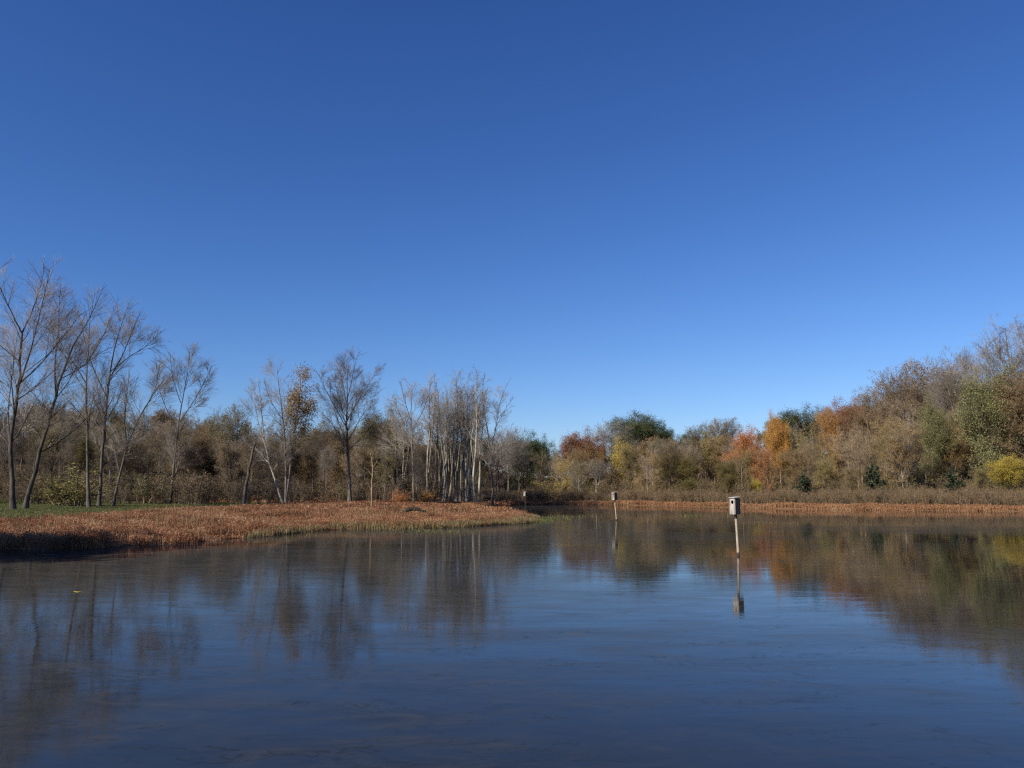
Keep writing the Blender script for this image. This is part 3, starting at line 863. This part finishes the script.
LU = unit([lowtree(201, 1.5), lowtree(202, 2.5), lowtree(203, .6)])
sp = []
for D, hk in ((143, .62), (150, 1), (168, 1), (190, 1), (225, 1)):
    u = -60.
    while u < 1090:
        vs = np.interp(u, SKY[:, 0], SKY[:, 1]) + 8 + abs(rngW.normal(0, 4))
        X, Zt = unp(u, vs, D); z = gz1(X, D)
        sp.append((X, D + rngW.uniform(-8, 8), z - .3, max((Zt - z) * hk, 6), rngW.uniform(0, 6.28), rngW.integers(0, 3), rngW.uniform(.8, 1.2)))
        u += 10 * rngW.uniform(.8, 1.2)
mass('far_woodland', 'far brown wood filling in behind the nearer trees', LU, sp, [BARK['twigdark'], LEAF['brown']])


# undergrowth thickets
def shr_unit(seed, lf, H=2.0, s=.075):
    rng = np.random.default_rng(seed)
    limbs = []
    for i in range(6):
        a = rng.random() * 6.28; q = rng.uniform(.2, .8)
        limbs.append(([(math.cos(a) * .1, math.sin(a) * .1, 0), (math.cos(a) * q * .6, math.sin(a) * q * .6, H * .5), (math.cos(a) * q * 1.2, math.sin(a) * q * 1.2, H * rng.uniform(.7, 1))], .025, .006))
    return build_tree(seed, limbs, [dict(m=7, t0=.1, ratio=.35, n=2, rmin=.01), dict(m=5, t0=.1, ratio=.55, n=1, rmin=.008)], dict(n=lf, s=s, j=.08), flare=1, k0=3)


SU = unit([shr_unit(301, 2.0), shr_unit(302, 1.2), shr_unit(303, .5), shr_unit(304, 3.0)])


def thicket(name, label, n, gen, mats):
    sp = []
    while len(sp) < n:
        x, y, h = gen()
        if sdf(np.array([x]), np.array([y]))[0] < 1.5: continue
        sp.append((x, y, gz1(x, y) - .05, h, rngW.uniform(0, 6.28), rngW.integers(0, 4), rngW.uniform(.7, 1.2)))
    return mass(name, label, SU, sp, mats)


def gen_left():
    u = rngW.uniform(-20, 545); D = 90 + rngW.random() ** 1.3 * 34
    if u > 300: D += 10
    return (u - CX) / F * D, D, rngW.uniform(1.6, 4.2) * (.7 if u > 440 else 1)


thicket('undergrowth', 'dark olive undergrowth along the foot of the left wood', 430, gen_left, [BARK['twigdark'], LEAF['brown']])


def shore_Y(u):
    pu = np.array([478, 512, 545, 600, 650, 700, 760, 820, 900, 1024, 1100]); pv = np.array([508, 505.8, 505, 505, 505.6, 507, 508.4, 509.5, 510.6, 511.6, 512])
    v = np.interp(u, pu, pv); return CAMH * F / (v - HORIZON)


def gen_brush():
    u = rngW.uniform(495, 1060); s = shore_Y(u)
    D = s + 4.5 + rngW.random() ** 1.2 * 16
    h = (1.45 + .8 * rngW.random()) * (1 + .25 * float(wob(u / 10, D / 4, 1.0)))
    return (u - CX) / F * D, D, h


thicket('shore_brush', 'grey brown brush along the far and right shore', 1300, gen_brush, [BARK['tan'], LEAF['brown']])


def gen_edge():
    u = rngW.uniform(545, 1060); s = shore_Y(u)
    D = s + 17 + rngW.random() * 16
    return (u - CX) / F * D, D, rngW.uniform(1.8, 4.0)


thicket('woodland_edge_brush', 'tan and olive saplings along the foot of the right wood', 300, gen_edge, [BARK['tan'], LEAF['olive']])


# ------------------------------------------------------------------ weeds and grass
def blades(name, label, X, Y, h, w, lean, mats, nleaf=0, leafs=.06, leaf_m=0, zoff=-.02, seed=1):
    rng = np.random.default_rng(seed)
    n = len(X)
    Z = np.maximum(gz(X, Y), -.15) + zoff
    P = np.stack([X, Y, Z], 1)
    a = rng.uniform(0, 6.28, n); b = rng.uniform(0, 6.28, n)
    wv = np.stack([np.cos(a), np.sin(a), np.zeros(n)], 1) * w[:, None] * .5
    ln = np.stack([np.cos(b), np.sin(b), np.zeros(n)], 1) * (h * lean * rng.uniform(.1, 1, n))[:, None]
    up = np.stack([np.zeros(n), np.zeros(n), h], 1)
    g = Geo()
    mid = P + ln * .35 + up * .6; tip = P + ln + up
    V = np.stack([P - wv, P + wv, mid + wv * .9, mid - wv * .9, tip + wv * .25, tip - wv * .25], 1)
    i = np.arange(n)[:, None] * 6
    Q = np.stack([i + np.array([[0, 1, 2, 3]]), i + np.array([[3, 2, 4, 5]])], 1)
    g.add(V, Q, 0)
    if nleaf:
        idx = rng.integers(0, n, int(n * nleaf)); t = rng.uniform(.35, 1.05, len(idx))[:, None]
        LP = P[idx] + ln[idx] * t ** 2 + up[idx] * t + rng.normal(0, .03, (len(idx), 3))
        leaves(g, LP, leafs, rng, leaf_m)
    me = g.mesh(name, mats)
    o = bpy.data.objects.new(name, me); col.objects.link(o)
    o['kind'] = 'stuff'; o['label'] = label
    return o


RUST = leaf_mat('weed_rust', [(.06, .032, .017), (.17, .076, .036), (.29, .13, .06), (.36, .19, .1), (.43, .3, .18)], .25, .7, 1.7)
STRAW = leaf_mat('weed_straw', [(.08, .07, .025), (.2, .15, .07), (.32, .24, .12)], .25, 1.5)
GRASS = leaf_mat('grass_green', [(.05, .06, .015), (.09, .1, .03), (.17, .15, .06)], .3, 1.0)
REDB = leaf_mat('weed_red_orange', [(.18, .095, .045), (.3, .15, .07), (.4, .26, .14)], .25, .35, 1.5)

rng = np.random.default_rng(9)


def scatter(n, x0, x1, y0, y1, f):
    X = rng.uniform(x0, x1, n); Y = rng.uniform(y0, y1, n)
    v = inview(X, Y); X, Y = X[v], Y[v]
    k = rng.random(len(X)) < f(X, Y); return X[k], Y[k]


def inview(X, Y, m=1.04):
    return (np.abs(X) < Y * .64 * m + 1)


# near part of the left bank
X, Y = scatter(620000, -34, 4, 25, 62, lambda x, y: inview(x, y) * (sdf(x, y) > -.15) * (turf(x, y) < .6) * (.22 + .78 * (wob(x, y, .8, 3) > -.3)) * np.clip(45 / (y + 10), .5, 1))
h = (.32 + .2 * wob(X, Y, 1.9, 1.9) + .14 * wob(X, Y, .5, .3) + .1 * wob(X, Y, 5, .8)) * rng.uniform(.55, 1.15, len(X))
blades('marsh_weeds', 'rust brown knee high weeds covering the near bank', X, Y, np.maximum(h * .85, .06), rng.uniform(.01, .02, len(X)), .5, [RUST, RUST], 1.7, .048, 0, seed=3)
k = (rng.random(len(X)) < .022) * (wob(X, Y, 2.2, 6) > -.1)
blades('straw_stems', 'pale straw stems sticking up through the rust weeds', X[k], Y[k], rng.uniform(.35, .8, k.sum()), rng.uniform(.01, .018, k.sum()), .45, [STRAW, STRAW], .8, .04, seed=12)
# farther part of the left bank, to the trees
X, Y = scatter(420000, -48, 6, 58, 118, lambda x, y: inview(x, y) * (sdf(x, y) > -.1) * (turf(x, y) < .5) * (x > -.42 * y))
h = (.3 + .1 * wob(X, Y, 3.0, 1.9)) * rng.uniform(.5, 1.2, len(X))
blades('bank_weeds', 'rust and straw coloured weeds around the feet of the bare trees', X, Y, h, rng.uniform(.02, .05, len(X)), .5, [RUST, STRAW], .7, .11, 0, seed=4)
# green fringe at the waterline
X, Y = scatter(330000, -12, 6, 28, 60, lambda x, y: (np.abs(sdf(x, y) - .1) < .38 + .45 * wob(x, y, 1.5)) * (x > -.42 * y + .3 * 1) * (.55 + .45 * (wob(x, y, .6, 5) > 0)))
blades('shore_grass', 'green and straw grass fringing the waterline of the left bank', X, Y, rng.uniform(.15, .42, len(X)), rng.uniform(.01, .02, len(X)), .35, [STRAW, GRASS], .25, .06, 1, seed=5)
# mown strip
X, Y = scatter(500000, -66, -12, 40, 104, lambda x, y: inview(x, y) * (turf(x, y) > .25))
blades('grass', 'short green grass strip in front of the left wood', X, Y, rng.uniform(.05, .14, len(X)), rng.uniform(.02, .04, len(X)), .6, [GRASS, GRASS], seed=6)
# far and right shore: red orange band
X, Y = scatter(900000, -6, 75, 70, 128, lambda x, y: (sdf(x, y) > -.1) * (sdf(x, y) < 5.2 + 2.2 * wob(x, y, 6) + wob(x, y, 1.5)) * (sdf(x, y) > .5 * wob(x, y, 2.5, 4)) * inview(x, y))
h = rng.uniform(.15, .42, len(X)) * (1 + .45 * wob(X, Y, 3) + .2 * wob(X, Y, .9))
blades('shore_weeds', 'bright rust orange weeds in a band along the far shore', X, Y, h, rng.uniform(.03, .06, len(X)), .4, [REDB, REDB], .6, .12, 0, seed=7)
X, Y = scatter(110000, -6, 75, 70, 128, lambda x, y: (sdf(x, y) > -.5) * (sdf(x, y) < .8) * inview(x, y) * (wob(x, y, 4, 2) > -.2))
blades('shore_sedge', 'straw green sedge at the waterline of the far shore', X, Y, rng.uniform(.08, .28, len(X)), rng.uniform(.02, .04, len(X)), .6, [STRAW, GRASS], seed=8)
# water weeds in the pond
wx, wy = [], []
for (u, v, su, sv, n) in ((556, 518.5, 18, 1.6, 420), (575, 516.5, 28, 1.0, 90), (692, 516, 14, .8, 190), (430, 532, 40, 1.6, 300), (540, 521, 9, 1.6, 600)):
    for k in range(n):
        x, y = water_pt(u + rng.normal(0, su * .5), v + rng.normal(0, sv * .6)); wx.append(x); wy.append(y)
wx, wy = np.array(wx), np.array(wy)
blades('water_weeds', 'green water weeds standing in the shallows off the bank tip', wx, wy, .13 + rng.uniform(.04, .2, len(wx)), rng.uniform(.015, .035, len(wx)), .7, [GRASS, GRASS], .3, .08, 1, seed=10, zoff=0.0)


# ------------------------------------------------------------------ nest boxes
def wood_mat(name, dark, light, sc=9, wet=None):
    m, nt, N, L = new_mat(name)
    tc = N.new('ShaderNodeTexCoord'); mp = N.new('ShaderNodeMapping'); mp.inputs['Scale'].default_value = (3, 3, .35)
    n = N.new('ShaderNodeTexNoise'); n.inputs['Scale'].default_value = sc; n.inputs['Detail'].default_value = 7
    L.new(tc.outputs['Object'], mp.inputs[0]); L.new(mp.outputs[0], n.inputs[0])
    r = ramp(N, [(.32, dark), (.62, light)]); L.new(n.outputs[0], r.inputs[0])
    b = N.new('ShaderNodeBsdfPrincipled'); b.inputs['Roughness'].default_value = .85
    if wet:      # stained dark where it stands in the water
        sx = N.new('ShaderNodeSeparateXYZ'); L.new(tc.outputs['Object'], sx.inputs[0])
        q = N.new('ShaderNodeMapRange'); q.inputs[1].default_value = wet; q.inputs[2].default_value = wet + .06; L.new(sx.outputs[2], q.inputs[0])
        k = N.new('ShaderNodeMix'); k.data_type = 'RGBA'; k.inputs[6].default_value = (.03, .027, .02, 1); L.new(q.outputs[0], k.inputs[0]); L.new(r.outputs[0], k.inputs[7])
        L.new(k.outputs[2], b.inputs['Base Color'])
    else:
        L.new(r.outputs[0], b.inputs['Base Color'])
    bp = N.new('ShaderNodeBump'); bp.inputs['Distance'].default_value = .01; L.new(n.outputs[0], bp.inputs['Height']); L.new(bp.outputs[0], b.inputs['Normal'])
    o = N.new('ShaderNodeOutputMaterial'); L.new(b.outputs[0], o.inputs[0])
    return m


W_PALE = wood_mat('weathered_boards', (.055, .045, .034), (.38, .34, .285), 5)
W_SIDE = wood_mat('dark_wood_with_shade', (.01, .009, .008), (.035, .03, .025))  # box's shaded side put into the colour; also used on bracket and dark post
W_ROOF = wood_mat('roof_board', (.16, .15, .13), (.42, .4, .36))
W_POST = wood_mat('grey_post', (.15, .12, .085), (.38, .31, .23), wet=.62)
W_DARK = wood_mat('hole_shadow', (.01, .009, .008), (.02, .018, .015))
import bmesh


def bm_box(bm, x0, x1, y0, y1, z0, z1, bev=.004):
    r = bmesh.ops.create_cube(bm, size=1)
    vs = r['verts']
    for v in vs:
        v.co = ((x0 + x1) / 2 + v.co.x * (x1 - x0), (y0 + y1) / 2 + v.co.y * (y1 - y0), (z0 + z1) / 2 + v.co.z * (z1 - z0))
    es = list({e for v in vs for e in v.link_edges})
    bmesh.ops.bevel(bm, geom=es, offset=bev, segments=1, affect='EDGES')


def bm_obj(name, bm, mat, parent):
    me = bpy.data.meshes.new(name); bm.to_mesh(me); bm.free(); me.materials.append(mat)
    o = bpy.data.objects.new(name, me); col.objects.link(o); o.parent = parent
    return o


def nest_box(u, vtop, vwater, label, yaw, lean, pipe_h=.0, dark_post=False, lean_y=0, w=.27):
    x, y = water_pt(u, vwater)
    _, ztop = unp(u, vtop, y)
    e = bpy.data.objects.new('nest_box', None); col.objects.link(e); e.location = (x, y, -.55)
    e.rotation_euler = (0, 0, yaw)
    set_tag(e, label, 'nest box', 'wooden nest boxes on posts in the pond')
    H = ztop + .55; bh = .54; b0 = H - bh - .03
    lx = lambda z: lean * (z - .55)
    # box is local; the lean (in world x) is applied by shearing post joints in local coordinates
    c, s = math.cos(-yaw), math.sin(-yaw)

    def off(z): return (lean * c * (z - .55), lean * s * (z - .55))
    cx, cy = off(b0 + .2)
    d = w * .95
    # front with entrance hole (front faces local -y), built as a ring of boards round an oval opening
    bm = bmesh.new()
    nseg = 20; hz = b0 + bh * .74; hr, hv = .055, .065
    x0, x1, z0, z1 = cx - w / 2, cx + w / 2, b0, b0 + bh - .01
    outer, inner = [], []
    for i in range(nseg):
        a = 2 * PI * i / nseg; ca, sa = math.cos(a), math.sin(a)
        inner.append((cx + hr * ca, hz + hv * sa))
        tx = ((x1 - cx) / ca if ca > 0 else (x0 - cx) / ca) if abs(ca) > 1e-6 else 1e9
        tz = ((z1 - hz) / sa if sa > 0 else (z0 - hz) / sa) if abs(sa) > 1e-6 else 1e9
        t = min(tx, tz); outer.append((cx + t * ca, hz + t * sa))
    for (cxx, czz) in ((x0, z0), (x1, z0), (x1, z1), (x0, z1)):   # pull nearest ring point onto each corner
        k = min(range(nseg), key=lambda i: (outer[i][0] - cxx) ** 2 + (outer[i][1] - czz) ** 2); outer[k] = (cxx, czz)
    yf, yb = cy - d / 2 - .02, cy - d / 2
    vf = [bm.verts.new((a, yf, b)) for a, b in outer]; vi = [bm.verts.new((a, yf, b)) for a, b in inner]
    wf = [bm.verts.new((a, yb, b)) for a, b in outer]; wi = [bm.verts.new((a, yb, b)) for a, b in inner]
    for i in range(nseg):
        j = (i + 1) % nseg
        bm.faces.new((vf[i], vf[j], vi[j], vi[i])); bm.faces.new((wf[j], wf[i], wi[i], wi[j]))
        bm.faces.new((vi[i], vi[j], wi[j], wi[i])); bm.faces.new((wf[i], wf[j], vf[j], vf[i]))
    bmesh.ops.recalc_face_normals(bm, faces=bm.faces)
    bm_obj('front_board', bm, W_PALE, e)
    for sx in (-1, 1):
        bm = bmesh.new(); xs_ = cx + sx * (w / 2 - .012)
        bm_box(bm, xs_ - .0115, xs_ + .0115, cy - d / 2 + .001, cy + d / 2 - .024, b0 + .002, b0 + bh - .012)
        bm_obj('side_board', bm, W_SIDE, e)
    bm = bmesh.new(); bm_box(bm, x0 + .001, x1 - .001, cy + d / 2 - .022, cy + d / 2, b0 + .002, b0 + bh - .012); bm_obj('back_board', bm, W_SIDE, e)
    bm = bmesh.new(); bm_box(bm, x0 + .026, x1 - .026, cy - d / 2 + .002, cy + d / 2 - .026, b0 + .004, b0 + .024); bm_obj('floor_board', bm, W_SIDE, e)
    # sloping roof overhanging the front
    bm = bmesh.new(); bm_box(bm, x0 - .012, x1 + .012, cy - d / 2 - .06, cy + d / 2 + .012, b0 + bh - .002, b0 + bh + .02)
    for v in bm.verts: v.co.z += (v.co.y - cy) * .1 + .012
    rf = bm_obj('roof', bm, W_ROOF, e)
    # door cleat strip on the front, as on the weathered original
    bm = bmesh.new(); bm_box(bm, x1 - .055, x1 - .02, yf - .016, yf - .001, b0 + .06, b0 + bh - .06); bm_obj('cleat', bm, W_PALE, e)
    # bracket between box and post
    bm = bmesh.new()
    ox, oy = off(b0)
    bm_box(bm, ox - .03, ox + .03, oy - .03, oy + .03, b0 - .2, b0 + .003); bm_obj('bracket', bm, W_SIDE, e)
    g = Geo()
    zz = np.array([0, .3, .55, .9, 1.3, b0 - .15]); zz = zz[zz <= b0 - .1]
    pts = np.array([[(*off(z), z) for z in zz]]); pts[0, 1:-1, :2] += np.random.default_rng(int(u)).normal(0, .003, (len(zz) - 2, 2))
    tubes(g, pts, np.full((1, len(zz)), .048) * (1 - .1 * np.linspace(0, 1, len(zz)))[None], 10)
    g_top = pts[0, -1]
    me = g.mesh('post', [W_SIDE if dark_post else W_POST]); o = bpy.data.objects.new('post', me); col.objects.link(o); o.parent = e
    return e


nest_box(738.3, 497, 555.5, 'nearest and largest wooden nest box on a pale post in the pond', R(-58), -.028, w=.245)
nest_box(616.5, 492, 520.5, 'smaller pale nest box on a leaning post, middle one of three', R(-52), -.07)
nest_box(525.3, 491.5, 507.6, 'tiny far nest box with white front near the bank tip', R(-42), 0, dark_post=True)

# ------------------------------------------------------------------ small things on the near water
g = Geo(); rl = np.random.default_rng(3)
lx, ly = water_pt(78, 592)
nL = 9
th = np.linspace(0, 2 * PI, nL * 2, endpoint=False)
bm = bmesh.new()
vs = [bm.verts.new((.08 * math.cos(a) * (1 + .25 * math.cos(5 * a)), .055 * math.sin(a) * (1 + .25 * math.cos(5 * a)), .012 + .012 * math.cos(2 * a))) for a in th]
c = bm.verts.new((0, 0, .006))
for i in range(len(vs)): bm.faces.new((vs[i], vs[(i + 1) % len(vs)], c))
lo = bm_obj('floating_leaf', bm, LEAF['yellow'], None); lo.location = (lx, ly, .0)
set_tag(lo, 'single yellow leaf floating on the near water at the left', 'leaf')

# near-black tube added in place of a dark hollow in the bank tip weeds
lx, lz = unp(417, 517, 58)
g = Geo()
pts = np.array([[(-.8, .3, .2), (-.3, .1, .42), (.3, -.1, .45), (.9, -.3, .25)]])
tubes(g, pts, np.array([[.1, .14, .13, .07]]), 9)
me = g.mesh('hollow_stand_in', [BARK['dark']]); me.materials.clear(); me.materials.append(bark_mat('hollow_dark', (.008, .007, .005), (.03, .024, .018))); o = bpy.data.objects.new('hollow_stand_in', me); col.objects.link(o)
o.location = (lx, 56, gz1(lx, 56) + .05); set_tag(o, 'dark form added for a dark hollow among the rust weeds of the bank tip', 'log')

# ------------------------------------------------------------------ light
SUN_AZ, SUN_EL = -130, 35
SKY_GRADE = ((.48, 1.39), (.752, 1.22), (1.42, 1.06))
w = bpy.data.worlds.new('World'); scene.world = w; w.use_nodes = True
nt = w.node_tree; N = nt.nodes; L = nt.links; N.clear()
sk = N.new('ShaderNodeTexSky'); sk.sky_type = 'NISHITA'; sk.sun_disc = False
sk.sun_elevation = R(SUN_EL); sk.sun_rotation = R(SUN_AZ % 360)
sk.altitude = 300; sk.air_density = 1.0; sk.dust_density = .3; sk.ozone_density = 2.5
sp_ = N.new('ShaderNodeSeparateColor'); cb_ = N.new('ShaderNodeCombineColor'); L.new(sk.outputs[0], sp_.inputs[0])
for i_, (gain, pw) in enumerate(SKY_GRADE):      # the deep clear autumn blue
    p_ = N.new('ShaderNodeMath'); p_.operation = 'POWER'; p_.inputs[1].default_value = pw
    m_ = N.new('ShaderNodeMath'); m_.operation = 'MULTIPLY'; m_.inputs[1].default_value = gain
    L.new(sp_.outputs[i_], p_.inputs[0]); L.new(p_.outputs[0], m_.inputs[0]); L.new(m_.outputs[0], cb_.inputs[i_])
bg = N.new('ShaderNodeBackground'); bg.inputs[1].default_value = .05
o = N.new('ShaderNodeOutputWorld')
L.new(cb_.outputs[0], bg.inputs[0]); L.new(bg.outputs[0], o.inputs[0])
sd = bpy.data.lights.new('sun', 'SUN'); sd.energy = 5.0; sd.angle = R(.53); sd.color = (1, .93, .82)
so = bpy.data.objects.new('sun', sd); col.objects.link(so)
az, el = R(SUN_AZ), R(SUN_EL)
from mathutils import Vector
dirv = Vector((math.sin(az) * math.cos(el), math.cos(az) * math.cos(el), math.sin(el)))
so.rotation_euler = dirv.to_track_quat('Z', 'Y').to_euler(); so.location = (-60, -30, 60)

vs_ = scene.view_settings
scene.display_settings.display_device = 'sRGB'
vs_.view_transform = 'Standard'; vs_.look = 'None'; vs_.gamma = 1; vs_.exposure = .64; vs_.use_curve_mapping = False
cy = scene.cycles
cy.max_bounces = 5; cy.diffuse_bounces = 3; cy.glossy_bounces = 3; cy.transmission_bounces = 2
cy.use_denoising = False; cy.sample_clamp_indirect = 3; cy.sample_clamp_direct = 12
cy.pixel_filter_type = 'BLACKMAN_HARRIS'; cy.filter_width = 1.25
print('objects', len(bpy.data.objects), 'polys', sum(len(m.polygons) for m in bpy.data.meshes))
